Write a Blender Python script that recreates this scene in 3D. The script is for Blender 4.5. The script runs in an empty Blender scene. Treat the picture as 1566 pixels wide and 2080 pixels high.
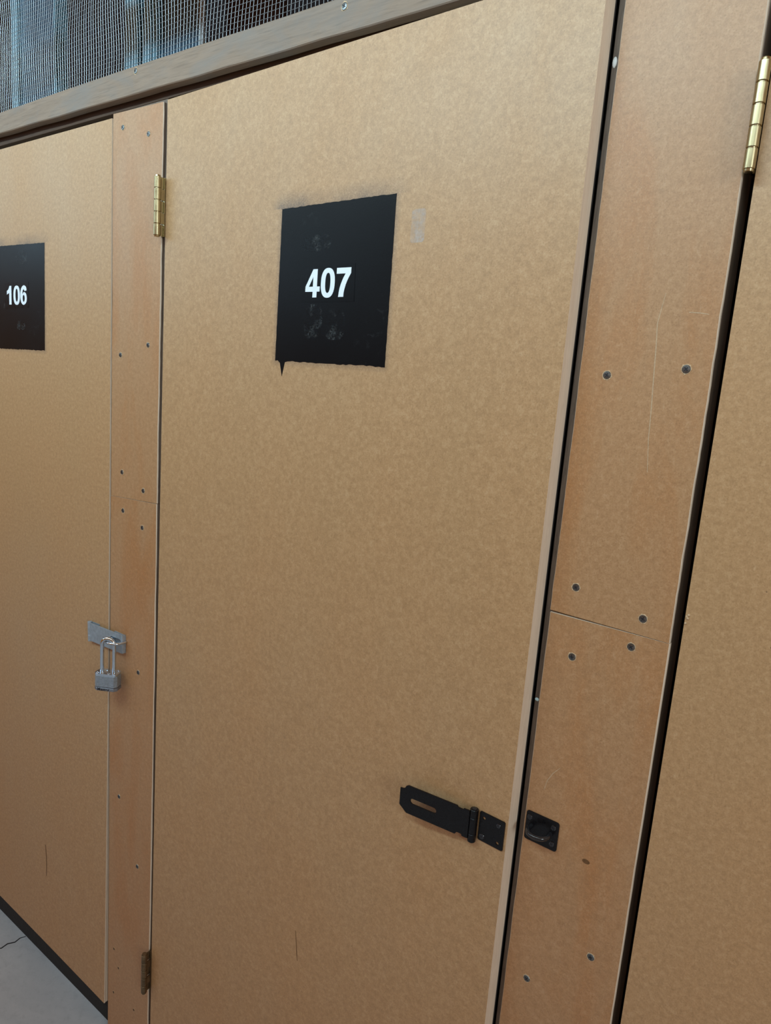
import bpy, bmesh, math, random
from mathutils import Vector, Matrix
random.seed(7)
U = 0.82                      # metres per calibration unit
def X(u): return u*U
def Z(u): return (u+1.93)*U   # height above the floor
SC = bpy.context.scene
COL = SC.collection

# ------------------------------------------------------------------ helpers
def link(name, me, mats=(), parent=None, smooth=False):
    if isinstance(me, bmesh.types.BMesh):
        bm = me; me = bpy.data.meshes.new(name); bm.normal_update(); bm.to_mesh(me); bm.free()
    if not isinstance(mats, (list, tuple)): mats = [mats]
    if not len(me.materials):
        for m in mats: me.materials.append(m)
    if smooth:
        for p in me.polygons: p.use_smooth = True
    if any(p.use_smooth for p in me.polygons): me.set_sharp_from_angle(angle=math.radians(38))
    o = bpy.data.objects.new(name, me); COL.objects.link(o)
    if parent: o.parent = parent
    return o
def join(*items):
    """several meshes/bmeshes -> one bmesh ; items are mesh or (mesh, material index)"""
    out = bmesh.new()
    for it in items:
        me, mi = it if isinstance(it, tuple) else (it, None)
        if isinstance(me, bmesh.types.BMesh):
            t = bpy.data.meshes.new('t'); me.normal_update(); me.to_mesh(t); me.free(); me = t
        n = len(out.faces); out.from_mesh(me); out.faces.ensure_lookup_table()
        if mi is not None:
            for f in out.faces[n:]: f.material_index = mi
        bpy.data.meshes.remove(me)
    return out
def tag(o, label=None, cat=None, group=None, kind=None):
    if label: o['label'] = label
    if cat: o['category'] = cat
    if group: o['group'] = group
    if kind: o['kind'] = kind
    return o
def empty(name, loc, rz=0, **k):
    o = bpy.data.objects.new(name, None); COL.objects.link(o)
    o.empty_display_size = .05; o.location = loc; o.rotation_euler = (0, 0, rz)
    return tag(o, **k)
def box(bm, a, b, mi=0):
    vs = [bm.verts.new((x, y, z)) for z in (a[2], b[2]) for y in (a[1], b[1]) for x in (a[0], b[0])]
    for f in ((0,2,3,1),(4,5,7,6),(0,1,5,4),(2,6,7,3),(0,4,6,2),(1,3,7,5)):
        bm.faces.new([vs[i] for i in f]).material_index = mi
    return vs
def boxbm(a, b, bev=0):
    bm = bmesh.new(); box(bm, a, b)
    if bev: bmesh.ops.bevel(bm, geom=list(bm.edges), offset=bev, segments=2, affect='EDGES', profile=.6)
    return bm
def prism(bm, pts, y0, y1, mi=0):
    """polygon given in (x,z), front at y0, back at y1"""
    n = len(pts)
    A = [bm.verts.new((p[0], y0, p[1])) for p in pts]; B = [bm.verts.new((p[0], y1, p[1])) for p in pts]
    fs = [bm.faces.new(A), bm.faces.new(B[::-1])]
    for i in range(n): fs.append(bm.faces.new((A[i], B[i], B[(i+1) % n], A[(i+1) % n])))
    for f in fs: f.material_index = mi
    return fs
def fixn(bm): bmesh.ops.recalc_face_normals(bm, faces=list(bm.faces)); return bm
def tube(bm, path, r, n=10, cap=True, mi=0):
    P = [Vector(p) for p in path]; rings = []
    up = None
    for i, p in enumerate(P):
        t = (P[min(i+1, len(P)-1)] - P[max(i-1, 0)]).normalized()
        if up is None:
            up = t.orthogonal().normalized()
        up = (up - t*up.dot(t)).normalized(); sd = t.cross(up)
        rr = r[i] if isinstance(r, (list, tuple)) else r
        rings.append([bm.verts.new(p + rr*(math.cos(2*math.pi*k/n)*up + math.sin(2*math.pi*k/n)*sd)) for k in range(n)])
    for a, b in zip(rings, rings[1:]):
        for k in range(n):
            f = bm.faces.new((a[k], a[(k+1) % n], b[(k+1) % n], b[k])); f.material_index = mi; f.smooth = True
    if cap:
        bm.faces.new(rings[0][::-1]).material_index = mi; bm.faces.new(rings[-1]).material_index = mi
def lathe(bm, prof, n=24, M=None, mi=0, smooth=True):
    """profile (r, h) turned about local Z then moved by M"""
    M = M or Matrix()
    rings = []
    for r, h in prof:
        if r < 1e-7: rings.append([bm.verts.new(M @ Vector((0, 0, h)))])
        else: rings.append([bm.verts.new(M @ Vector((r*math.cos(2*math.pi*k/n), r*math.sin(2*math.pi*k/n), h))) for k in range(n)])
    for a, b in zip(rings, rings[1:]):
        for k in range(n):
            k2 = (k+1) % n
            if len(a) == 1 and len(b) == 1: continue
            if len(a) == 1: f = bm.faces.new((a[0], b[k2], b[k]))
            elif len(b) == 1: f = bm.faces.new((a[k], a[k2], b[0]))
            else: f = bm.faces.new((a[k], a[k2], b[k2], b[k]))
            f.material_index = mi; f.smooth = smooth
def flat(splines, thick, bev=0.0, res=6):
    """closed outlines (holes allowed) in (x,z) -> plate whose front faces -Y, mid-plane at y=0"""
    cu = bpy.data.curves.new('tmp', 'CURVE'); cu.dimensions = '2D'; cu.fill_mode = 'BOTH'
    cu.extrude = thick/2 - bev; cu.bevel_depth = bev; cu.bevel_resolution = 1; cu.offset = -bev
    for pts in splines:
        s = cu.splines.new('POLY'); s.points.add(len(pts)-1); s.use_cyclic_u = True
        for q, p in zip(s.points, pts): q.co = (p[0], p[1], 0, 1)
    return curve_mesh(cu)
def curve_mesh(cu):
    o = bpy.data.objects.new('tmp', cu); COL.objects.link(o)
    dg = bpy.context.evaluated_depsgraph_get(); dg.update()
    me = bpy.data.meshes.new_from_object(o.evaluated_get(dg))
    bpy.data.objects.remove(o); bpy.data.curves.remove(cu)
    me.transform(Matrix.Rotation(math.pi/2, 4, 'X')); me.materials.clear()
    return me
def moved(me, x, y, z):
    me.transform(Matrix.Translation((x, y, z))); return me
def circle(cx, cz, r, n=16): return [(cx+r*math.cos(2*math.pi*k/n), cz+r*math.sin(2*math.pi*k/n)) for k in range(n)]
def slot(x0, x1, cz, h, n=8):
    p = [(x1-h+h*math.cos(t), cz+h*math.sin(t)) for t in [(-.5+k/n)*math.pi for k in range(n+1)]]
    return p + [(x0+h+h*math.cos(t), cz+h*math.sin(t)) for t in [(.5+k/n)*math.pi for k in range(n+1)]]
def rrect(x0, x1, z0, z1, r, n=4):
    out = []
    for cx, cz, a in ((x1-r, z1-r, 0), (x0+r, z1-r, 1), (x0+r, z0+r, 2), (x1-r, z0+r, 3)):
        for k in range(n+1):
            t = (a + k/n)*math.pi/2; out.append((cx+r*math.cos(t), cz+r*math.sin(t)))
    return out

# ------------------------------------------------------------------ materials
class NT:
    def __init__(s, name):
        s.m = bpy.data.materials.new(name); s.m.use_nodes = True
        s.t = s.m.node_tree; s.n = s.t.nodes; s.b = s.n['Principled BSDF']
    def node(s, k, **p):
        n = s.n.new(k)
        for a, v in p.items(): setattr(n, a, v)
        return n
    def L(s, a, b): s.t.links.new(a, b)
    def sock(s, n, i, v):
        if hasattr(v, 'is_output'): s.L(v, n.inputs[i])
        else: n.inputs[i].default_value = v
    def coord(s, sc=(1,1,1), loc=(0,0,0), rot=(0,0,0)):
        tc = s.node('ShaderNodeTexCoord'); mp = s.node('ShaderNodeMapping'); s.L(tc.outputs['Object'], mp.inputs[0])
        mp.inputs['Scale'].default_value = sc; mp.inputs['Location'].default_value = loc; mp.inputs['Rotation'].default_value = rot
        return mp.outputs[0]
    def noise(s, v, scale, detail=3, rough=.55, dist=0):
        n = s.node('ShaderNodeTexNoise'); s.L(v, n.inputs['Vector'])
        n.inputs['Scale'].default_value = scale; n.inputs['Detail'].default_value = detail
        n.inputs['Roughness'].default_value = rough; n.inputs['Distortion'].default_value = dist
        return n.outputs['Fac']
    def ramp(s, f, a, b, lo=0., hi=1.):
        n = s.node('ShaderNodeMapRange'); n.clamp = True; s.L(f, n.inputs[0])
        n.inputs[1].default_value = a; n.inputs[2].default_value = b; n.inputs[3].default_value = lo; n.inputs[4].default_value = hi
        return n.outputs[0]
    def math(s, op, a, b=0.):
        n = s.node('ShaderNodeMath', operation=op); s.sock(n, 0, a); s.sock(n, 1, b); return n.outputs[0]
    def mix(s, f, a, b, mode='MIX'):
        n = s.node('ShaderNodeMix', data_type='RGBA', blend_type=mode); s.sock(n, 0, f)
        s.sock(n, 6, a if hasattr(a, 'is_output') else (*a, 1)); s.sock(n, 7, b if hasattr(b, 'is_output') else (*b, 1))
        return n.outputs[2]
    def sep(s):
        tc = s.node('ShaderNodeTexCoord'); n = s.node('ShaderNodeSeparateXYZ'); s.L(tc.outputs['Object'], n.inputs[0]); return n.outputs
    def bump(s, h, st, d=.001):
        n = s.node('ShaderNodeBump'); n.inputs['Strength'].default_value = st; n.inputs['Distance'].default_value = d
        s.L(h, n.inputs['Height']); s.L(n.outputs[0], s.b.inputs['Normal'])
    def fin(s, col=None, rough=.5, metal=0., spec=None):
        if col is not None:
            if hasattr(col, 'is_output'): s.L(col, s.b.inputs['Base Color'])
            else: s.b.inputs['Base Color'].default_value = (*col, 1)
        s.sock(s.b, 'Roughness', rough); s.b.inputs['Metallic'].default_value = metal
        if spec is not None: s.b.inputs['Specular IOR Level'].default_value = spec
        return s.m

def boxdist(t, cx, cz, hw, hh, wob=.004):
    """distance outside a rectangle in the object's XZ plane"""
    o = t.sep()
    dx = t.math('MAXIMUM', t.math('SUBTRACT', t.math('ABSOLUTE', t.math('SUBTRACT', o[0], cx)), hw), 0.)
    dz = t.math('MAXIMUM', t.math('SUBTRACT', t.math('ABSOLUTE', t.math('SUBTRACT', o[2], cz)), hh), 0.)
    up = t.math('GREATER_THAN', t.math('SUBTRACT', o[2], cz), hh)
    return t.math('SQRT', t.math('ADD', t.math('MULTIPLY', dx, dx), t.math('MULTIPLY', dz, dz))), up

def mdf(name, base, dark, light, warm, seed=0., rough=.46, spec=.6, halo=None, specks=0., big=1.0, orange=None, drift=None):
    t = NT(name)
    v = t.coord(loc=(seed, seed*1.7, seed*.6))
    fine = t.noise(v, 520, 4, .7, .3); mid = t.noise(v, 150, 5, .7, .35)
    bigv = t.coord(sc=(1, 1, .45), loc=(seed+3, 0, seed)); large = t.noise(bigv, 5.5, 4, .6)
    c = t.mix(t.ramp(large, .32, .70), base, warm)
    if orange is not None:
        lg2 = t.noise(t.coord(sc=(1, 1, .25), loc=(seed*2, 1, 2)), 9, 5, .62, .4)
        c = t.mix(t.ramp(lg2, .47, .68, 0, .95), c, orange)
    c = t.mix(t.ramp(mid, .44, .72, 0, .55*big), c, dark)
    c = t.mix(t.ramp(mid, .46, .24, 0, .5*big), c, light)
    c = t.mix(t.ramp(fine, .54, .70, 0, .75), c, dark)
    c = t.mix(t.ramp(fine, .44, .28, 0, .6), c, light)
    fib = t.noise(t.coord(sc=(1, 1, .22), rot=(0, .7, 0), loc=(seed, 5, 1)), 420, 2, .5, 1.0)
    c = t.mix(t.ramp(fib, .66, .76, 0, .45), c, dark)
    fib2 = t.noise(t.coord(sc=(1, 1, .2), rot=(0, -.9, 0), loc=(seed, 9, 1)), 380, 2, .5, 1.0)
    c = t.mix(t.ramp(fib2, .68, .78, 0, .4), c, light)
    if specks:
        vo = t.node('ShaderNodeTexVoronoi'); t.L(v, vo.inputs['Vector']); vo.inputs['Scale'].default_value = 70
        sp = t.math('MULTIPLY', t.ramp(vo.outputs['Distance'], .10, .06), t.ramp(t.noise(v, 37, 1), .60, .64))
        c = t.mix(t.math('MULTIPLY', sp, specks), c, (.05, .03, .02))
    for h in (halo or []):
        cx, cz, hw, hh = h
        d, up = boxdist(t, cx, cz, hw, hh)
        grain = t.ramp(fine, .3, .62, .35, 1.)
        side = t.math('MULTIPLY', t.ramp(d, 0, .009, .42, 0), grain)
        topn = t.ramp(t.noise(t.coord(loc=(1, 0, 0)), 14, 2),   .35, .62, .3, 1)
        top = t.math('MULTIPLY', t.math('MULTIPLY', t.math('MULTIPLY', t.ramp(d, 0, .025, .95, 0), up), topn), grain)
        c = t.mix(t.math('MAXIMUM', side, top), c, (.035, .036, .045))
    t.bump(t.math('ADD', fine, t.math('MULTIPLY', mid, .6)), .10, .0006)
    r = t.ramp(large, .3, .7, rough-.04, rough+.05)
    return t.fin(c, r, 0, spec)

DOOR = dict(base=(.455, .278, .138), dark=(.28, .155, .068), light=(.58, .40, .235), warm=(.465, .268, .125))
STRIP = dict(base=(.42, .242, .120), dark=(.275, .142, .062), light=(.51, .33, .19), warm=(.43, .23, .106), orange=(.41, .178, .060))

def wood(name, a, b, c3, sc=(1.2, 18, 18), rough=.7, bumpst=.4, patch=None):
    t = NT(name); v = t.coord(sc=sc)
    g = t.noise(v, 7, 6, .65, 1.6); g2 = t.noise(t.coord(sc=(sc[0]*2, sc[1]*4, sc[2]*4)), 9, 4, .6, .6)
    c = t.mix(t.ramp(g, .3, .7), a, b); c = t.mix(t.ramp(g2, .52, .72, 0, .7), c, c3)
    if patch:
        p = t.noise(t.coord(sc=(1, 1, 2)), 7, 5, .65, .8); c = t.mix(t.ramp(p, .45, .68, 0, .75), c, patch)
    t.bump(g2, bumpst, .001)
    return t.fin(c, rough, 0, .35)
def plain(name, col, rough=.5, metal=0., var=.15, scale=60, spec=None, bumpst=0.):
    t = NT(name); n = t.noise(t.coord(), scale, 4)
    c = t.mix(t.ramp(n, .3, .7), tuple(k*(1-var) for k in col), tuple(min(1, k*(1+var)) for k in col))
    if bumpst: t.bump(n, bumpst, .0005)
    return t.fin(c, t.ramp(n, .3, .7, max(.02, rough-.06), rough+.06), metal, spec)

M = {}
M['edge'] = wood('sanded_board_edge', (.69, .57, .45), (.76, .645, .52), (.61, .49, .37), sc=(14, 14, 1.2), rough=.75, bumpst=.1)
M['groove'] = plain('brown_glue_line', (.16, .10, .06), .8)
M['back'] = plain('black_door_back', (.016, .014, .014), .8)
M['post'] = wood('dark_stained_post', (.115, .082, .062), (.19, .14, .105), (.045, .032, .025), sc=(22, 22, 1.0), rough=.6)
M['header'] = wood('brown_header_wood', (.050, .027, .016), (.085, .046, .026), (.026, .015, .01), rough=.75)
M['rail'] = wood('weathered_trim_wood', (.215, .155, .112), (.285, .21, .155), (.14, .10, .074), sc=(1.0, 12, 12), rough=.62, bumpst=.25, patch=(.20, .178, .16))
M['black_void'] = plain('black_shade_panel', (.012, .011, .011), .8)  # black puts the interior's shade into the inner panels; also colours the toe board
M['wire'] = plain('galvanised_wire', (.42, .47, .51), .42, .85, .12, 200)
M['brass'] = plain('aged_brass', (.40, .33, .19), .30, 1., .08, 40)
M['brass_dull'] = plain('dull_dark_brass', (.20, .145, .085), .42, .9, .25, 90)
M['blackmetal'] = plain('black_powder_coat', (.0035, .0035, .0045), .30, 0., .2, 300, .3)
M['blackgloss'] = plain('worn_black_staple', (.02, .021, .025), .2, .3, .3, 200, .8)
M['zinc'] = plain('zinc_plate', (.34, .40, .46), .48, .45, .15, 120)
M['chrome'] = plain('chrome_shackle', (.64, .74, .84), .16, 1., .05, 100)
M['lam'] = plain('laminated_steel', (.44, .52, .60), .34, .75, .15, 250)
M['bumper'] = plain('grey_lock_base', (.26, .29, .34), .35, .7, .12, 150)
M['ink'] = plain('black_print', (.006, .006, .010), .5)
M['screw'] = plain('dark_zinc_screw', (.16, .165, .165), .36, .85, .3, 400)
M['screwslot'] = plain('screw_recess', (.008, .008, .012), .6)
M['burr'] = plain('torn_fibre', (.55, .40, .25), .9, 0, .25, 500)
M['brassscrew'] = plain('small_brass_screw', (.25, .15, .075), .45, .7, .3, 400)
M['vinyl'] = plain('black_vinyl', (.0026, .0026, .0034), .30, 0, .15, 100, .12)
M['white'] = plain('white_vinyl_digit', (.78, .86, .95), .45, 0, .03, 100)
M['scratch'] = plain('pale_scratch', (.47, .33, .205), .8, 0, .2, 300)
def paint():
    t = NT('black_spray_paint'); v = t.coord()
    fine = t.noise(v, 420, 3, .6, .8)
    a = t.noise(v, 55, 5, .7, 1.0); b = t.noise(v, 9, 2)
    c = t.mix(t.math('MULTIPLY', t.ramp(a, .56, .70), t.ramp(b, .56, .68, 0, .5)), (.0022, .0024, .0034), (.03, .033, .036))
    t.bump(fine, .12, .0006)
    return t.fin(c, t.ramp(b, .3, .7, .30, .37), 0, .13)
M['paint'] = paint()
def residue():
    t = NT('tape_residue'); v = t.coord()
    n = t.noise(v, 160, 4, .7); e = t.noise(v, 30, 3)
    fac = t.math('MULTIPLY', t.ramp(n, .35, .65, .1, .5), t.ramp(e, .3, .65))
    tr = t.node('ShaderNodeBsdfTransparent'); mx = t.node('ShaderNodeMixShader')
    t.L(fac, mx.inputs[0]); t.L(tr.outputs[0], mx.inputs[1]); t.L(t.b.outputs[0], mx.inputs[2])
    t.L(mx.outputs[0], t.n['Material Output'].inputs[0])
    return t.fin((.62, .58, .55), .4)
M['residue'] = residue()
def scuff():
    t = NT('paint_scuff'); v = t.coord()
    n = t.noise(v, 190, 5, .75, 1.5); e = t.noise(v, 45, 3)
    fac = t.math('MULTIPLY', t.ramp(n, .46, .72, 0, .6), t.ramp(e, .50, .66))
    tr = t.node('ShaderNodeBsdfTransparent'); mx = t.node('ShaderNodeMixShader')
    t.L(fac, mx.inputs[0]); t.L(tr.outputs[0], mx.inputs[1]); t.L(t.b.outputs[0], mx.inputs[2])
    t.L(mx.outputs[0], t.n['Material Output'].inputs[0])
    return t.fin((.085, .095, .10), .55)
M['scuff'] = scuff()
def concrete():
    t = NT('grey_concrete'); v = t.coord()
    a = t.noise(v, 3.5, 6, .62, .5); b = t.noise(v, 45, 5, .7); c0 = t.noise(v, 260, 3)
    c = t.mix(t.ramp(a, .3, .7), (.36, .39, .43), (.50, .53, .56))
    c = t.mix(t.ramp(b, .5, .75, 0, .5), c, (.29, .31, .34)); c = t.mix(t.ramp(c0, .70, .74, 0, .8), c, (.62, .64, .65))
    c = t.mix(t.ramp(t.noise(t.coord(sc=(1, 3, 1), rot=(0, 0, .5)), 5, 3), .60, .74, 0, .5), c, (.22, .23, .28))
    t.bump(b, .25, .002)
    return t.fin(c, .72, 0, .3)
M['concrete'] = concrete()

# ------------------------------------------------------------------ fasteners
def screw_mesh(r, rot=0., burr=True, y=0.):
    """phillips head seen from -Y, seated on the plane y=0"""
    bm = bmesh.new(); R = Matrix.Rotation(math.pi/2, 4, 'X')
    h = r*.28
    lathe(bm, [(r*.96, -.0002), (r, h*.35), (r*.9, h*.85), (r*.62, h), (0, h*1.02)], 20, R)
    for k in range(2):
        a = rot + k*math.pi/2; ca, sa = math.cos(a), math.sin(a); l, w = r*.60, r*.15
        pts = [(x*ca - z*sa, x*sa + z*ca) for x, z in ((-l, -w*.5), (-l*.3, -w), (l*.3, -w), (l, -w*.5), (l, w*.5), (l*.3, w), (-l*.3, w), (-l, w*.5))]
        prism(bm, pts, -h*1.02-.00012-k*.00002, -h*.9, 1)
    if burr:
        n = 22; rnd = random.Random(int(r*1e6)+int(rot*100))
        o = [r*(1.10+.30*rnd.random()**2) for _ in range(n)]
        pts = [(o[k]*math.cos(2*math.pi*k/n), o[k]*math.sin(2*math.pi*k/n)) for k in range(n)]
        prism(bm, pts, -.00035, .0002, 2)
    return fixn(bm)
def add_screw(parent, x, y, z, r=.0045, kind='screw', rot=None, burr=True):
    rot = random.uniform(0, 1.5) if rot is None else rot
    mats = [M['screw'], M['screwslot'], M['burr']] if kind == 'screw' else ([M['brassscrew'], M['screwslot'], M['burr']] if kind == 'brass' else [M['blackgloss'], M['screwslot'], M['burr']])
    o = link('screw', screw_mesh(r, rot, burr), mats, parent); o.location = (x, y, z); return o

# ------------------------------------------------------------------ the setting
fl = bmesh.new(); box(fl, (-7, -4, -.1), (3, 3.0, 0))
tag(link('floor', fl, M['concrete']), kind='structure')
# crack running out across the slab
def ribbon(pts, w, lift, plane='XY'):
    bm = bmesh.new(); L = []; n = len(pts)
    for i, p in enumerate(pts):
        a = Vector(pts[max(i-1, 0)]); b = Vector(pts[min(i+1, n-1)]); d = (b-a).normalized(); s = Vector((-d.y, d.x))
        ww = w*(.35+.65*math.sin(math.pi*(i+.5)/n))
        L.append((Vector(p)+s*ww/2, Vector(p)-s*ww/2))
    def mk(v, h): return bm.verts.new((v.x, v.y, h)) if plane == 'XY' else bm.verts.new((v.x, -h, v.y))
    T = [(mk(a, lift), mk(b, lift)) for a, b in L]; B = [(mk(a, 0), mk(b, 0)) for a, b in L]
    for i in range(n-1):
        bm.faces.new((T[i][0], T[i][1], T[i+1][1], T[i+1][0]))
        bm.faces.new((T[i][0], T[i+1][0], B[i+1][0], B[i][0])); bm.faces.new((T[i+1][1], T[i][1], B[i][1], B[i+1][1]))
    return fixn(bm)
crk = [(-1.735, .017), (-1.741, .004), (-1.737, -.012), (-1.746, -.028), (-1.743, -.045), (-1.755, -.062), (-1.76, -.09)]
link('crack', ribbon(crk, .004, .0004), M['screwslot'], bpy.data.objects['floor'])

# dark storage hall behind the lockers
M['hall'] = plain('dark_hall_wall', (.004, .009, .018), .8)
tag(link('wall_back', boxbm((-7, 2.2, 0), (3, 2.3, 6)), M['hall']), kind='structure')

def painted(name, col): return plain(name, col, .45, .2, .12, 9)
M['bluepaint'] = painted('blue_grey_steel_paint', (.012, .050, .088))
M['bluelight'] = painted('lit_blue_steel_paint', (.085, .185, .245))  # same blue paint lightened, so the flanges look lit
M['blueshade'] = painted('shaded_blue_steel_paint', (.012, .038, .066))  # same blue paint darkened, shade of the recessed web put into the colour
# far column: rounded flange edge + flat web
c = empty('steel_upright', (-2.63, .45, 0), label='blue grey steel upright with one bright edge behind the mesh above door 106', cat='upright')
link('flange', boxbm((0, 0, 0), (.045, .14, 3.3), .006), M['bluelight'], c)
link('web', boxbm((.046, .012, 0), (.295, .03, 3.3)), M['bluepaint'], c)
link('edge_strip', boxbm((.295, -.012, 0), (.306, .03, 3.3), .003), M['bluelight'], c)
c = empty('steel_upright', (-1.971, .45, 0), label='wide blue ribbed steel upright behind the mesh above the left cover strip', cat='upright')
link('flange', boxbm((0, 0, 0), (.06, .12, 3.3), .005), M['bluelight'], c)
link('web', boxbm((.06, .05, 0), (.106, .07, 3.3)), M['blueshade'], c)
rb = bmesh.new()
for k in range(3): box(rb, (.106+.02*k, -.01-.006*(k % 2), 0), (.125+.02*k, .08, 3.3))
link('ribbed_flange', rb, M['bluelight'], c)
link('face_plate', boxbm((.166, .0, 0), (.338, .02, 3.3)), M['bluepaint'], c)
pp = bmesh.new(); tube(pp, [(-1.614, .44, 0), (-1.614, .44, 3.3)], .0085, 12)
tag(link('conduit_pipe', pp, plain('white_pipe', (.20, .21, .215), .5)), 'thin white vertical pipe beside the wide blue upright behind the mesh', 'pipe')
M['redboard'] = wood('dark_red_brown_board', (.020, .009, .008), (.032, .014, .012), (.011, .006, .006), sc=(14, 14, .8), rough=.8)
tag(link('board_sheet', boxbm((-1.595, .50, 0), (-1.40, .53, 3.2)), M['redboard']), 'dark red brown board standing behind the mesh next to the white pipe', 'board')
tag(link('board_sheet', boxbm((-1.30, .62, 0), (-.75, .65, 3.2)), M['redboard']), 'dark red brown board behind the mesh right of a dark gap', 'board')

# posts behind the cover strips (flat 2x6)
PF, PB = .0078*U, .054*U
def post(xa, xb, label):
    o = link('frame_post', boxbm((xa, PF, 0), (xb, PB, Z(.571)-.001), .0012), M['post']); return tag(o, label, 'post')
post(X(-1.581), X(-1.3985), 'dark stained wooden post behind the left cover strip, beside door 407 hinges')
pr = post(X(-.4125), X(-.2225), 'dark stained wooden post behind the right cover strip, between door 407 and the right door')
sp = bmesh.new(); bmesh.ops.create_icosphere(sp, subdivisions=2, radius=.003, matrix=Matrix.Translation((X(-.4085), PF-.0002, Z(-.475))) @ Matrix.Diagonal((1, .35, .8, 1)))
tag(link('glint_fleck', sp, plain('pale_blue_fleck', (.55, .75, .8), .4), pr), 'pale blue glint in the gap')  # bluish bead modelled in place of a small highlight
sp = bmesh.new(); bmesh.ops.create_icosphere(sp, subdivisions=2, radius=.004, matrix=Matrix.Translation((X(-.4085), PF-.0002, Z(.455))) @ Matrix.Diagonal((.7, .35, 1.5, 1)))
tag(link('glint_fleck', sp, plain('white_fleck', (.7, .7, .68), .4), pr), 'white glint in the gap')  # white bead modelled in place of a bright reflection

# header and trim rail
hd = link('wooden_header', boxbm((-2.6, PF+.0012, Z(.571)), (1.0, PB, 2.104), .0012), M['header'])
tag(hd, 'brown wooden header beam above the locker doors, under the weathered rail', 'header')
rail = empty('rail_board', (-2.6, 0, Z(.5843)), label='weathered grey brown horizontal rail along the bottom of the wire mesh', cat='board')
rb = bmesh.new(); n = 90; y0, y1 = -.0155*U, PF-.0022
fr = [];
for i in range(n+1):
    x = -2.6+3.6*i/n; t = (x/U+2.14)/1.47
    zb = Z(.5894 - .0099*max(-.4, min(t, 1.3))) + .0003*math.sin(x*31)+random.uniform(-.0003, .0003)
    zt = Z(.6405) + .0016*math.sin(x*4+1.0)+random.uniform(-.0003, .0003)
    fr.append([rb.verts.new((x+2.6, y, z-Z(.5843))) for y, z in ((y0+.0015, zb), (y0, zb+.0015), (y0, zt-.0015), (y0+.0015, zt), (y1, zt), (y1, zb))])
for a, b in zip(fr, fr[1:]):
    for k in range(6): rb.faces.new((a[k], b[k], b[(k+1) % 6], a[(k+1) % 6]))
rb.faces.new(fr[0]); rb.faces.new(fr[-1][::-1])
link('board', fixn(rb), M['rail'], rail)
for (u, w) in ((-1.5069*.9845, .6409*.9845), (-.8999*.9845, .6321*.9845)):
    add_screw(rail, X(u)+2.6, y0, Z(w)-Z(.5843), .0052)

# wire mesh
cell = .0103*U
wm = bmesh.new(); r = .00042; y = PF-.0012+.0006
x0, x1, z0, z1 = -2.55, -.35, 2.074, 2.487
def wob(x, z): return Vector((x + .0011*math.sin(z*23+x*11)+.0009*math.sin(x*17+z*5), y + (.0035*math.sin(x*13+z*9)+.003*math.sin(z*21-x*6))*min(1, max(0, (z-2.11)/.1)), z + .0011*math.sin(x*19+z*7)))
nx, nz = int((x1-x0)/cell), int((z1-z0)/cell)
def wire(pts):
    rings = []
    for i, p in enumerate(pts):
        t = (pts[min(i+1, len(pts)-1)]-pts[max(i-1, 0)]).normalized(); a = t.cross(Vector((0, 1, 0))).normalized(); b = Vector((0, 1, 0))
        rings.append([wm.verts.new(p+r*a), wm.verts.new(p+r*b), wm.verts.new(p-r*a), wm.verts.new(p-r*b)])
    for a, b in zip(rings, rings[1:]):
        for k in range(4): wm.faces.new((a[k], a[(k+1) % 4], b[(k+1) % 4], b[k])).smooth = True
for i in range(nx+1):
    x = x0+i*cell+random.uniform(-.0006, .0006); wire([wob(x, z0+(z1-z0)*k/22) for k in range(23)])
for j in range(nz+1):
    z = z0+j*cell+random.uniform(-.0005, .0005); wire([wob(x0+(x1-x0)*k/110, z)+Vector((0, -.0004, 0)) for k in range(111)])
for i in range(nx+1):
    for j in range(3, nz+1):
        p = wob(x0+i*cell, z0+j*cell); s = random.uniform(.0006, .00105)
        vs = [wm.verts.new(p+Vector(d)*s) for d in ((1,0,0),(0,-1.2,0),(-1,0,0),(0,0,1),(0,0,-1))]
        for a, b, c_ in ((0,3,1),(1,3,2),(0,1,4),(1,2,4)): wm.faces.new((vs[a], vs[b], vs[c_]))
tag(link('wire_mesh', wm, M['wire']), 'galvanised square wire mesh panel above the weathered rail', 'mesh')
# upper frame the mesh is stapled to (above the picture)
tag(link('wooden_top_plate', boxbm((-2.6, PF+.0012, 2.49), (1.0, PB, 2.60), .002), M['header']), 'wooden beam along the top of the wire mesh', 'header')

# ------------------------------------------------------------------ cover strips
TS = .0077*U
def strip_mesh(xl, xr, zb, zt, seed, jag=.0006, nz=90, lip=None):
    """xl, xr: functions of z ; zb, zt: (left, right)"""
    bm = bmesh.new(); rnd = random.Random(seed); rows = []
    w = [0, 0]
    for i in range(nz+1):
        f = i/nz; row = []
        w = [max(-1.5, min(1.5, v+rnd.uniform(-.5, .5)))*.92 for v in w]
        za = zb[0]+(zt[0]-zb[0])*f; zc = zb[1]+(zt[1]-zb[1])*f
        a = xl(za)+w[0]*jag; b = xr(zc)+w[1]*jag
        ch = .0009+.0005*abs(w[1])
        row = [(a, TS, za), (a, ch*.6, za), (a+ch*.6, 0, za), (b-ch*.6, 0, zc), (b, ch, zc)] + ([(b, lip*(1+.25*w[0]), zc)] if lip else []) + [(b, TS, zc)]
        rows.append([bm.verts.new(p) for p in row])
    for p, q in zip(rows, rows[1:]):
        m = len(p)
        for k in range(m):
            f = bm.faces.new((p[k], p[(k+1) % m], q[(k+1) % m], q[k])); f.material_index = 0 if k == 2 else (2 if lip and k == 5 else 1)
    for rw in (rows[0][::-1], rows[-1]): bm.faces.new(rw).material_index = 1
    return fixn(bm)
mL1 = mdf('left_strip_upper_board', seed=2., **STRIP); mL2 = mdf('left_strip_lower_board', seed=4., **STRIP)
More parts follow.
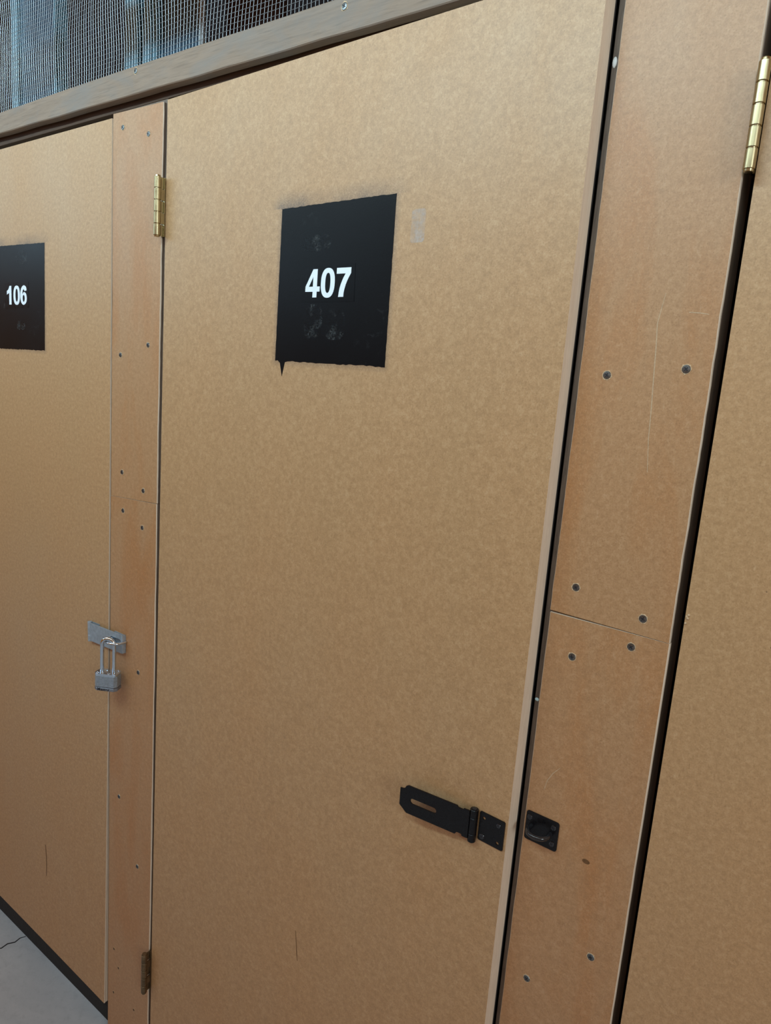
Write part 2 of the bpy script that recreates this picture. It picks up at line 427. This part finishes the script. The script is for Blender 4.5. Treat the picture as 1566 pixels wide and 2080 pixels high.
mR1 = mdf('right_strip_upper_board', seed=6.2, **STRIP); mR2 = mdf('right_strip_lower_board', seed=8.7, **STRIP)
def cover(name_label, xl, xr, zb, zt, seed, mat, screws, small=(), lip=None):
    x0 = xl(zb[0]); z0 = min(zb)
    e = empty('cover_strip', (x0, 0, z0), label=name_label, cat='panel')
    link('board', strip_mesh(lambda z: xl(z+z0)-x0, lambda z: xr(z+z0)-x0, (zb[0]-z0, zb[1]-z0), (zt[0]-z0, zt[1]-z0), seed, lip=lip), [mat, M['edge'], M['post']], e)
    for a, b in screws: add_screw(e, X(a)-x0, 0, Z(b)-z0, .0047)
    for a, b in small: add_screw(e, X(a)-x0, 0, Z(b)-z0, .0034, 'brass')
    return e, x0, z0
lx = lambda z: X(-1.5935); lr = lambda z: X(-1.4030)+.0015*math.sin(z*2.2)
cover('reddish tan upper cover strip between doors 106 and 407', lx, lr, (1.3142, 1.3222), (Z(.5655), Z(.5618)), 1, mL1,
      [(-1.5541, .5312), (-1.4562, .5043), (-1.4462, .0487), (-1.5563, .0224), (-1.5457, -.2615), (-1.4570, -.2951)], lip=.0024)
LL, llx, llz = cover('reddish tan lower cover strip between doors 106 and 407, reaching the floor', lx, lr, (0, 0), (1.3136, 1.3210), 2, mL2,
      [(-1.54, -.3575), (-1.4588, -.3866), (-1.4667, -.7641), (-1.5458, -1.1456), (-1.4590, -1.3127)],
      [(-1.5632, -1.6282), (-1.5407, -1.6770), (-1.5639, -1.7717), (-1.4655, -1.7648)], lip=.0024)
rx = lambda z: X(-.4018); rr = lambda z: X(-.2228)
RU, rux, ruz = cover('tan upper cover strip right of door 407 with a long pale scratch', rx, rr, (Z(-.3215), Z(-.3250)), (Z(.5655), Z(.5650)), 3, mR1,
      [(-.3604, .0374), (-.2547, .0507), (-.3657, -.2773), (-.2629, -.2995)])
RL, rlx, rlz = cover('orange brown lower cover strip right of door 407 carrying the black staple plate', rx, rr, (0, 0), (Z(-.3252), Z(-.3256)), 5, mR2,
      [(-.2735, -.3449), (-.3580, -.3856), (-.2662, -.8568), (-.3638, -.9578)])
s1 = [(-.2418, 1.705), (-.2440, 1.69), (-.2465, 1.672), (-.2445, 1.65), (-.2425, 1.617), (-.2400, 1.579), (-.2385, 1.546), (-.2345, 1.507)]
link('scratch', ribbon([(a-rux, b-ruz) for a, b in s1], .0013, .00012, 'XZ'), M['scratch'], RU)
for sc_ in ([(-.2901, 1.1159), (-.2985, 1.105), (-.3050, 1.092), (-.3078, 1.078)],): link('scratch', ribbon([(a-rlx, b-rlz) for a, b in sc_], .0011, .00012, 'XZ'), M['scratch'], RL)
link('scratch', ribbon([(X(-.262)-rux, Z(.124)-ruz), (X(-.25)-rux, Z(.1235)-ruz), (X(-.2365)-rux, Z(.1215)-ruz)], .0012, .00012, 'XZ'), M['scratch'], RU)

# ------------------------------------------------------------------ doors
TH = .030; ZB = .080
def door_panel(w, h, y0, y1, warp, inset=0., nx=8, nz=16, rim=.0008):
    bm = bmesh.new(); G = {}
    for s, yy in ((0, y0), (1, y1)):
        for i in range(nx+1):
            for j in range(nz+1):
                x = inset+(w-2*inset)*i/nx; z = inset+(h-2*inset)*j/nz
                G[s, i, j] = bm.verts.new(warp(x, yy, z))
    for i in range(nx):
        for j in range(nz):
            bm.faces.new((G[0,i,j], G[0,i+1,j], G[0,i+1,j+1], G[0,i,j+1])); bm.faces.new((G[1,i,j], G[1,i,j+1], G[1,i+1,j+1], G[1,i+1,j]))
    for i in range(nx):
        for j, fl_ in ((0, 0), (nz, 1)):
            q = (G[0,i,j], G[1,i,j], G[1,i+1,j], G[0,i+1,j]); bm.faces.new(q if not fl_ else q[::-1])
    for j in range(nz):
        for i, fl_ in ((0, 1), (nx, 0)):
            q = (G[0,i,j], G[1,i,j], G[1,i,j+1], G[0,i,j+1]); bm.faces.new(q if not fl_ else q[::-1])
    fixn(bm)
    for f in bm.faces: f.material_index = 0 if abs(f.normal.y) > .5 else 1
    return bm
def make_door(loc, rz, w, h, mat, label, warp=lambda x, y, z: (x, y, z), shell=(0, 1), toe=None):
    """a locker: Empty on the floor > door, toe board and black inner shell"""
    e = empty('storage_locker', (loc[0], 0, 0), label=label, cat='locker')
    a, b = shell[0]-loc[0], shell[1]-loc[0]
    link('back_panel', boxbm((a, .26, .002), (b, .28, 2.07)), M['black_void'], e)
    link('shade_lid', boxbm((a, .0465, 2.075), (b, .28, 2.095)), M['black_void'], e)  # unseen lid added to keep light out behind the door gaps
    sp_ = bmesh.new(); box(sp_, (a, .047, .002), (a+.010, .259, 2.074)); link('side_panel', sp_, M['black_void'], e)
    if toe: link('toe_board', boxbm((toe[0]-loc[0], .018, .0005), (toe[1]-loc[0], .036, .075)), M['black_void'], e)
    bm = join(door_panel(w, h, 0, .0034, warp), (door_panel(w, h, .0030, .0046, warp, .0022), 3), door_panel(w, h, .0043, TH-.004, warp, .0004), (door_panel(w, h, TH-.0038, TH, warp, .0006), 2))
    d = link('door', bm, [mat, M['edge'], M['back'], M['groove']], e)
    d.location = (0, 0, loc[2]); d.rotation_euler = (0, 0, rz)
    return d
def patch_mesh(c, drip=None, seed=3):
    """c: TL, TR, BR, BL in door XZ"""
    rnd = random.Random(seed); pts = []
    for k in range(4):
        a, b = Vector(c[k]), Vector(c[(k+1) % 4]); n = 40; d = (b-a).normalized(); s = Vector((-d.y, d.x))
        jg = (.0005, .0003, .0009, .0003)[k]
        for i in range(n):
            p = a+(b-a)*i/n + s*rnd.uniform(-jg, jg)
            if drip and k == 2:
                f = p.x-drip[0]
                if abs(f) < .011: p.y -= drip[1]*math.exp(-(f/.0021)**2) + .0035*math.exp(-(f/.008)**4)
            pts.append((p.x, p.y))
    if drip:  # extra points for the narrow run
        out = []
        for p, q in zip(pts, pts[1:]+pts[:1]):
            out.append(p)
        pts = out
    bm = bmesh.new(); prism(bm, pts, -.0003, .0001); return fixn(bm)
def bez(pts, n=5):
    """closed smooth outline through points flagged 's', straight corners otherwise (Catmull-Rom)"""
    out = []; N = len(pts)
    for i in range(N):
        p0, p1, p2, p3 = [Vector(pts[(i+k-1) % N][:2]) for k in range(4)]
        c1 = len(pts[i]) > 2; c2 = len(pts[(i+1) % N]) > 2
        if not (c1 or c2): out.append(tuple(p1)); continue
        m1 = (p2-p0)*.5 if c1 else (p2-p1)*.6; m2 = (p3-p1)*.5 if c2 else (p2-p1)*.6
        for k in range(n):
            t = k/n; out.append(tuple((2*t**3-3*t*t+1)*p1+(t**3-2*t*t+t)*m1+(-2*t**3+3*t*t)*p2+(t**3-t*t)*m2))
    return out
def ell(cx, cz, a, b, e=2.4, n=36):
    o = []
    for k in range(n):
        t = 2*math.pi*k/n; c, s = math.cos(t), math.sin(t)
        o.append((cx+a*abs(c)**(2/e)*(1 if c > 0 else -1), cz+b*abs(s)**(2/e)*(1 if s > 0 else -1)))
    return o
GL = {
 '4': [[(.52, 0), (.52, .205), (0, .205), (0, .385), (.50, 1), (.80, 1), (.80, .385), (1, .385), (1, .205), (.80, .205), (.80, 0)], [(.52, .385), (.24, .385), (.52, .735)]],
 '0': [ell(.5, .5, .5, .52), ell(.5, .5, .19, .35)],
 '7': [bez([(0, 1), (1, 1), (1, .81), (.74, .52, 1), (.585, .22, 1), (.55, 0), (.19, 0), (.27, .32, 1), (.45, .61, 1), (.63, .80), (0, .80)])],
 '1': [bez([(.42, 0), (.42, .66), (.25, .60, 1), (0, .55), (0, .75), (.27, .83, 1), (.50, 1.02), (.82, 1.02), (.82, 0)])],
 '6': [bez([(.97, .74), (.90, .92, 1), (.54, 1.02, 1), (.14, .86, 1), (0, .50, 1), (.12, .12, 1), (.50, -.02, 1), (.88, .10, 1), (1, .34, 1), (.87, .58, 1), (.56, .66, 1), (.33, .56, 1), (.37, .73, 1), (.54, .815, 1), (.66, .715)]),
       ell(.52, .325, .165, .185, 2.1, 24)],
}
def digits(parent, text, boxes, z0, z1, y):
    for ch, (a, b) in zip(text, boxes):
        sp_ = [[(a+(b-a)*p[0], z0+(z1-z0)*p[1]) for p in s] for s in GL[ch]]
        link('digit', moved(flat(sp_, .0003), 0, y-.00015, 0), M['white'], parent)

# --- hinge (door-local coords): axis at (x, y), closed leaves run into the gap
def make_hinge(door, x, y, zb, zt, mat, rk=.0062, depth=.028, label=None):
    H = zt-zb; k5 = H/5; g = .0007
    leaf = flat([[(0, 0), (depth, 0), (depth, H), (0, H), (0, 4*k5-g), (-.0145, 4*k5-g), (-.0145, 3*k5+g), (0, 3*k5+g), (0, 2*k5-g), (-.0145, 2*k5-g), (-.0145, k5+g), (0, k5+g)]], .0018)
    leaf.transform(Matrix.Rotation(math.pi/2, 4, 'Z')); moved(leaf, x+.0022, y+.0125, zb)
    l2 = flat([[(0, 0), (depth, 0), (depth, H), (0, H), (-.0145, H), (-.0145, 4*k5+g), (0, 4*k5+g), (0, 3*k5-g), (-.0145, 3*k5-g), (-.0145, 2*k5+g), (0, 2*k5+g), (0, k5-g), (-.0145, k5-g), (-.0145, 0)]], .0016)
    l2.transform(Matrix.Rotation(math.pi/2, 4, 'Z')); moved(l2, x-.0006, y+.0125, zb)
    parts = [leaf, l2]
    for i in range(5):
        bm = bmesh.new(); a, b = zb+i*k5+g, zb+(i+1)*k5-g
        lathe(bm, [(0, a), (rk*.93, a), (rk, a+.0004), (rk, b-.0004), (rk*.93, b), (0, b)], 28, Matrix.Translation((x, y, 0)))
        parts.append(fixn(bm))
    bm = bmesh.new()
    lathe(bm, [(0, zb-.0022), (rk*.75, zb-.0020), (rk*.80, zb-.0008), (rk*.80, zt+.0008), (rk*.75, zt+.002), (0, zt+.0022)], 24, Matrix.Translation((x, y, 0)))
    parts.append(fixn(bm))
    e = link('hinge', join(*parts), mat, door)
    if label: e['label'] = label
    return e

# --- door 407 (stands slightly ajar, hinged on its left edge)
H407 = Z(.5633)-ZB; W407 = .975*U; A407 = math.atan2(-.031, .9745)
pz = lambda z: z-ZB
P407 = [(.3074, pz(1.8365)), (.5313, pz(1.8372)), (.5327, pz(1.6072)), (.3070, pz(1.6074))]
m407 = mdf('door_board_tan', seed=0.3, halo=[(.4195, pz(1.7219), .1125, .1148)], **DOOR)
D = make_door((X(-1.390), 0, ZB), A407, W407, H407, m407, 'tan locker whose door 407 stands slightly ajar with its black hasp open',
              shell=(X(-1.49), X(-.315)), toe=(X(-1.397), X(-.414)))
sq = link('painted_square', patch_mesh(P407, (.3235, .021)), M['paint'], D); tag(sq, 'black spray painted square with a drip')
plate = link('number_label', moved(flat([[(.3584, pz(1.6968)), (.4672, pz(1.6968)), (.4655, pz(1.7502)), (.3590, pz(1.7498))]], .0002), 0, -.0005, 0), M['vinyl'], D)
digits(D, '407', [(.3675, .3975), (.3995, .4275), (.4305, .4585)], pz(1.7036), pz(1.7445), -.0006)
for cx_, cz_, a, b in ((.387, 1.668, .019, .026), (.432, 1.664, .020, .022), (.385, 1.782, .03, .012)):
    link('scuff_mark', moved(flat([ell(cx_, pz(cz_), a, b, 3)], .0001), 0, -.00042, 0), M['scuff'], D)
link('tape_residue', moved(flat([rrect(.5600, .5830, pz(1.7715), pz(1.8140), .004)], .0001), 0, -.00012, 0), M['residue'], D)
# axis for the hinge in door-local coordinates
ca, sa = math.cos(A407), math.sin(A407)
def loc407(wx, wy): dx, dy = wx-X(-1.390), wy; return dx*ca+dy*sa, -dx*sa+dy*ca
hx, hy = loc407(X(-1.3955), -.0174*U)
make_hinge(D, hx, hy, Z(.284)-ZB, Z(.406)-ZB, M['brass'], label='upper brass hinge')
make_hinge(D, hx-.001, hy, Z(-1.650)-ZB, Z(-1.533)-ZB, M['brass_dull'], label='lower dull hinge')
# black hasp, open
def cham(x0, x1, z0, z1, c=.002): return [(x0+c, z0), (x1-c, z0), (x1, z0+c), (x1, z1-c), (x1-c, z1), (x0+c, z1), (x0, z1-c), (x0, z0+c)]
hz0, hz1 = pz(.9830), pz(1.0254)
holes = [(.7645, pz(1.0172)), (.7868, pz(1.0166)), (.7636, pz(.9900)), (.7875, pz(.9911))]
hp = link('hasp_plate', moved(flat([cham(.7575, .7960, hz0, hz1, .0015)] + [circle(a, b, .0022) for a, b in (holes[0], holes[3])], .002, .0003), 0, -.001, 0), M['blackmetal'], D)
add_screw(D, holes[1][0], -.0019, holes[1][1], .0033, 'black', .3, False); add_screw(D, holes[2][0], -.0019, holes[2][1], .0042, 'black', .9, False)
bs, by = .7508, -.0058; kn = []
for a, b in ((pz(.9788), pz(.9905)), (pz(.9909), pz(1.0145)), (pz(1.0149), pz(1.0268))):
    bm = bmesh.new(); lathe(bm, [(0, a), (.0054, a), (.0058, a+.0005), (.0058, b-.0005), (.0054, b), (0, b)], 24, Matrix.Translation((bs, by, 0)))
    kn.append((fixn(bm), 0))
bm = bmesh.new(); lathe(bm, [(0, pz(.9770)), (.0034, pz(.9772)), (.0034, pz(1.0276)), (.0020, pz(1.0286)), (0, pz(1.0288))], 16, Matrix.Translation((bs, by, 0)))
kn.append((fixn(bm), 1)); link('hasp_pin', join(*kn), [M['blackmetal'], M['blackgloss']], D)
Hh = .0430
arm = [(-.0045, .0010), (-.0128, .0010), (-.0140, .0036), (-.0205, .0040), (-.0235, .0), (-.1010, 0), (-.1130, .0095), (-.1133, .0352),
       (-.1085, .0358), (-.1060, .0372), (-.1040, .0410), (-.1005, Hh), (-.0235, Hh), (-.0222, .0410), (-.0148, .0406), (-.0136, Hh-.0005), (-.0045, Hh-.0005)]
am = flat([arm, slot(-.0957, -.0540, .0212, .0040)], .0022, .0003)
moved(am, 0, -.004, 0); am.transform(Matrix.Rotation(math.radians(7.2), 4, 'Z')); moved(am, bs, by, pz(.9820))
tag(link('hasp_arm', am, M['blackmetal'], D), 'black slotted hasp arm folded open')

# --- staple plate on the right strip
se = link('staple_plate', moved(flat([rrect(-.3268-rlx, -.2808-rlx, .9998, 1.0412, .0035)], .0018, .0003), 0, -.0009, 0), M['blackmetal'], RL)
tag(se, 'black staple plate with a rounded loop')
for a, b in ((-.3217, 1.0327), (-.2880, 1.0320), (-.2878, 1.0088), (-.3217, 1.0085)): add_screw(se, a-rlx, -.0018, b, .0038, 'black', .5, False)
def uloop(xa, xb, z, tip, yb, n=14):
    c_, R = (xa+xb)/2, (xb-xa)/2; ys = tip+R
    return [(xa, yb, z), (xa, (yb+ys)/2, z)] + [(c_-R*math.cos(math.pi*k/n), ys-R*math.sin(math.pi*k/n), z) for k in range(n+1)] + [(xb, (yb+ys)/2, z), (xb, yb, z)]
bm = bmesh.new(); tube(bm, uloop(-.3185-rlx, -.2912-rlx, 1.0215, -.0225, -.001), .0034, 14)
link('staple_loop', fixn(bm), M['blackgloss'], se)

# --- door 106 (left, locked)
W106 = .80; xr106 = X(-1.5985); H106 = 2.0395-ZB
def warp106(x, y, z):
    f = max(0, 1-z/1.25); g = (x/W106)**2
    return (x - .0044*(1-z/H106), y - .0045*f*f*g, z)
l106 = xr106-W106; q6 = lambda x: x-l106
m106 = mdf('door_board_left', seed=11.0, halo=[(q6(-1.6775), pz(1.7145), .1115, .1145)], **DOOR)
D6 = make_door((l106, 0, ZB), 0, W106, H106, m106, 'tan locker with number 106 on its padlocked door', warp106,
               shell=(-2.115, X(-1.49)-.001), toe=(-2.1, X(-1.5825)))
P106 = [(q6(-1.789), pz(1.8316)), (q6(-1.5638), pz(1.8284)), (q6(-1.5672), pz(1.6001)), (q6(-1.790), pz(1.598))]
tag(link('painted_square', patch_mesh(P106, None, 9), M['paint'], D6), 'black spray painted square')
pl6 = link('number_label', moved(flat([[(q6(-1.7440), pz(1.690)), (q6(-1.6340), pz(1.693)), (q6(-1.6350), pz(1.7485)), (q6(-1.7430), pz(1.7485))]], .0002), 0, -.0005, 0), M['vinyl'], D6)
digits(D6, '106', [(q6(-1.7345), q6(-1.7085)), (q6(-1.7035), q6(-1.6735)), (q6(-1.6715), q6(-1.6425))], pz(1.6995), pz(1.7405), -.0006)
for cx_, cz_, a, b in ((-1.665, 1.802, .025, .014), (-1.672, 1.655, .02, .012), (-1.749, 1.705, .005, .016)):
    link('scuff_mark', moved(flat([ell(q6(cx_), pz(cz_), a, b, 3)], .0001), 0, -.00042, 0), M['scuff'], D6)
M['stain'] = plain('dark_brown_stain', (.14, .065, .022), .6, 0, .3, 200)
link('stain', ribbon([(q6(-1.5872), pz(.368)), (q6(-1.5836), pz(.340)), (q6(-1.5820), pz(.318)), (q6(-1.5850), pz(.256))], .0040, .0014, 'XZ'), M['stain'], D6)
link('stain', ribbon([(.4264, pz(.638)), (.4310, pz(.611)), (.4328, pz(.596)), (.4352, pz(.582))], .0017, .00012, 'XZ'), M['stain'], D)
link('stain', moved(flat([ell(-.2414-rlx, 1.0059, .0050, .0032, 2, 20)], .0001), 0, -.00008, 0), M['stain'], RL)
# zinc hasp folded over the staple
HM = Matrix.Translation((q6(-1.374), 0, pz(1.0005))) @ Matrix.Rotation(math.radians(-2.6), 4, 'Y')
def hz(name, me, lab=None):
    me.transform(HM); return tag(link(name, me, M['zinc'], D6), lab)
hz('hasp_plate', moved(flat([cham(-.004, .030, -.021, .021, .001)], .0016), 0, -.0014, 0))
bm = bmesh.new(); lathe(bm, [(0, -.0225), (.0043, -.0225), (.0048, -.022), (.0048, -.0085), (.0044, -.008), (.0044, -.0075), (.0048, -.007), (.0048, .022), (.0043, .0225), (0, .0225)], 20, Matrix.Translation((-.0005, -.006, 0)))
hz('hasp_pin', fixn(bm))
hz('hasp_arm', join(moved(flat([rrect(.003, .1255, -.0205, .0205, .0025), slot(.082, .1245-.003, .004, .0055)], .0024, .0004), 0, -.0078, 0), boxbm((.1250, -.0088, -.0200), (.1266, -.0008, .0200), .0005)), 'zinc hasp arm closed over the cover strip')
st = link('staple_plate', moved(flat([rrect(-1.2885-llx, -1.2480-llx, .992, 1.024, .003)], .0018), 0, -.0009, 0), M['zinc'], LL)
tag(st, 'zinc staple plate under the hasp')
bm = bmesh.new(); tube(bm, uloop(-1.2835-llx, -1.2465-llx, 1.0105, -.0310, -.001), .0029, 12)
link('staple_loop', fixn(bm), M['chrome'], st)

# --- padlock
PXY = (-1.2672, -.0288)
pk = empty('padlock', (PXY[0], PXY[1], .908), math.radians(31), label='silver laminated padlock with a tall shackle hanging from the zinc hasp on door 106', cat='padlock')
def rr3(w, d, c): return [(-w/2+c, -d/2), (w/2-c, -d/2), (w/2, -d/2+c), (w/2, d/2-c), (w/2-c, d/2), (-w/2+c, d/2), (-w/2, d/2-c), (-w/2, -d/2+c)]
def stack(bm, sec, mi=0):
    rings = [[bm.verts.new((x, y, z)) for x, y in rr3(w, d, c_)] for w, d, c_, z in sec]
    for a, b in zip(rings, rings[1:]):
        for k in range(8): bm.faces.new((a[k], a[(k+1) % 8], b[(k+1) % 8], b[k])).material_index = mi
    bm.faces.new(rings[0][::-1]); bm.faces.new(rings[-1])
w_, d_ = .049, .028
sec = []; nl = 12; zA, zB = .0085, .0330
for i in range(nl):
    a = zA+(zB-zA)*i/nl; h_ = (zB-zA)/nl
    sec += [(w_-.0016, d_-.0016, .005, a), (w_, d_, .0055, a+h_*.22), (w_, d_, .0055, a+h_*.8), (w_-.0016, d_-.0016, .005, a+h_*.98)]
bm = bmesh.new(); stack(bm, sec); link('body', fixn(bm), M['lam'], pk)
bm = bmesh.new(); stack(bm, [(w_-.002, d_-.002, .005, -.0002), (w_+.001, d_+.001, .006, .0012), (w_+.001, d_+.001, .006, .0064), (w_-.001, d_-.001, .0055, .0072)])
link('base_band', fixn(bm), M['bumper'], pk)
bm = bmesh.new(); stack(bm, [(w_-.002, d_-.002, .005, .0070), (w_-.002, d_-.002, .005, .0088)]); link('dark_seam', fixn(bm), M['ink'], pk)
# scalloped top plate with rivets
pts = []; n = 64
for k in range(n):
    t = 2*math.pi*k/n; c_, s_ = math.cos(t), math.sin(t); e = 5
    x = w_/2*abs(c_)**(2/e)*(1 if c_ > 0 else -1); y_ = d_/2*abs(s_)**(2/e)*(1 if s_ > 0 else -1)
    f = 1-.030*(.5+.5*math.sin(x*2*math.pi/.0115+.6)); pts.append((x, y_*(f if abs(y_) > .01 else 1)))
bm = bmesh.new()
for za, zb_, s_ in ((.0330, .0352, .95), (.0352, .0378, 1.0)):
    A = [bm.verts.new((x*s_, y_*s_, za)) for x, y_ in pts]; B = [bm.verts.new((x*s_, y_*s_, zb_)) for x, y_ in pts]
    bm.faces.new(A[::-1]); bm.faces.new(B)
    for k in range(n): bm.faces.new((A[k], A[(k+1) % n], B[(k+1) % n], B[k]))
for rxx in (-.0185, -.0062, .0062, .0185):
    for ry in (-.0092, .0092): lathe(bm, [(.0031, .0376), (.0029, .0386), (.0018, .0391), (.0016, .0386), (0, .0384)], 14, Matrix.Translation((rxx, ry, 0)))
link('top_plate', fixn(bm), M['chrome'], pk)
hs_ = .01325; base = .036; zc = 1.0190-.908-hs_
path = [(-hs_, 0, base), (-hs_, 0, (base+zc)/2)] + [(-hs_*math.cos(math.pi*k/18), 0, zc+hs_*math.sin(math.pi*k/18)) for k in range(19)] + [(hs_, 0, (base+zc)/2), (hs_, 0, base)]
bm = bmesh.new(); tube(bm, path, .0040, 18); link('shackle', fixn(bm), M['chrome'], pk)
cu = bpy.data.curves.new('t', 'FONT'); cu.body = 'Master'; cu.size = .0085; cu.align_x = 'CENTER'; cu.extrude = .00015; cu.offset = .00022; cu.space_character = 1.12
me = curve_mesh(cu); moved(me, -.003, -(d_+.001)/2-.0001, .0012); link('lettering', me, M['ink'], pk)

# --- right door
WR = .80
mR = mdf('door_board_right', seed=21.0, specks=.9, **DOOR)
D3 = make_door((X(-.2079), 0, ZB), 0, WR, H407, mR, 'plain tan locker without a number, its door hung on a brass hinge',
               shell=(X(-.315)+.001, .62), toe=(X(-.221), .61))
make_hinge(D3, X(-.2128)-X(-.2079), -.0174*U, Z(.2895)-ZB, Z(.4115)-ZB, M['brass'], rk=.0058, label='brass hinge')
bm = bmesh.new()
for k in range(7):
    p = Vector((random.uniform(.0005, .004), -.0004, Z(-.285)-ZB+random.uniform(-.006, .006)))
    bmesh.ops.create_icosphere(bm, subdivisions=1, radius=random.uniform(.0008, .0018), matrix=Matrix.Translation(p))
link('chipped_fibre', bm, M['burr'], D3)

# ------------------------------------------------------------------ light
def area(name, loc, rot, sx, sy, energy, col, spread=180):
    l = bpy.data.lights.new(name, 'AREA'); l.shape = 'RECTANGLE'; l.size = sx; l.size_y = sy; l.energy = energy; l.color = col; l.spread = math.radians(spread)
    o = bpy.data.objects.new(name, l); COL.objects.link(o); o.location = loc; o.rotation_euler = rot; return o
for k in range(8):
    area('ceiling_tube_lamp', (-6.45+1.25*k, -1.45, 2.68), (math.radians(76), 0, 0), 1.2, .14, (5, 5, 5.5, 8.5, 13.5, 10.5, 5, 4)[k], (.62, .89, 1.0), 126)
area('added_edge_fill', (3.2, -1.9, 2.3), (math.radians(75), 0, math.radians(72)), 1.0, 1.0, 46, (.80, .95, 1.0))  # unseen light added on the right to brighten door edges and hinges
for k in range(4):
    area('added_floor_fill', (-5.4+1.9*k, -1.7, 2.9), (0, 0, 0), 1.2, .3, 6, (.66, .88, 1.0), 66)  # added lights that brighten the floor and its reflection in the metal
wl = area('added_sheen_light', (-5.0, -2.6, 2.7), (0, 0, 0), 3.2, .8, 24, (.46, .78, 1.0))  # unseen panel added for a bluish sheen on the upper left
wl.rotation_euler = (Vector((-1.2, 0, 1.7))-wl.location).to_track_quat('-Z', 'Y').to_euler()
w = bpy.data.worlds.new('world'); SC.world = w; w.use_nodes = True
bg = w.node_tree.nodes['Background']; bg.inputs[0].default_value = (1.0, .40, .07, 1); bg.inputs[1].default_value = .28

# ------------------------------------------------------------------ camera
R3 = [(0.79698662, 0.59923646, 0.07568352), (-0.16666552, 0.09774573, 0.98115665), (-0.5805471, 0.79458256, -0.1777741)]
cd = bpy.data.cameras.new('camera'); cam = bpy.data.objects.new('camera', cd); COL.objects.link(cam)
right, up, fwd = [Vector(v) for v in R3]
cam.matrix_world = Matrix(((right.x, up.x, -fwd.x, 0), (right.y, up.y, -fwd.y, -U), (right.z, up.z, -fwd.z, 1.93*U), (0, 0, 0, 1)))
cd.sensor_fit = 'VERTICAL'; cd.sensor_height = 36; cd.lens = 1425.4*36/2080; cd.clip_start = .02
SC.camera = cam
vs = SC.view_settings; vs.view_transform = 'Standard'; vs.look = 'None'; vs.exposure = 0; vs.gamma = 1; vs.use_curve_mapping = False
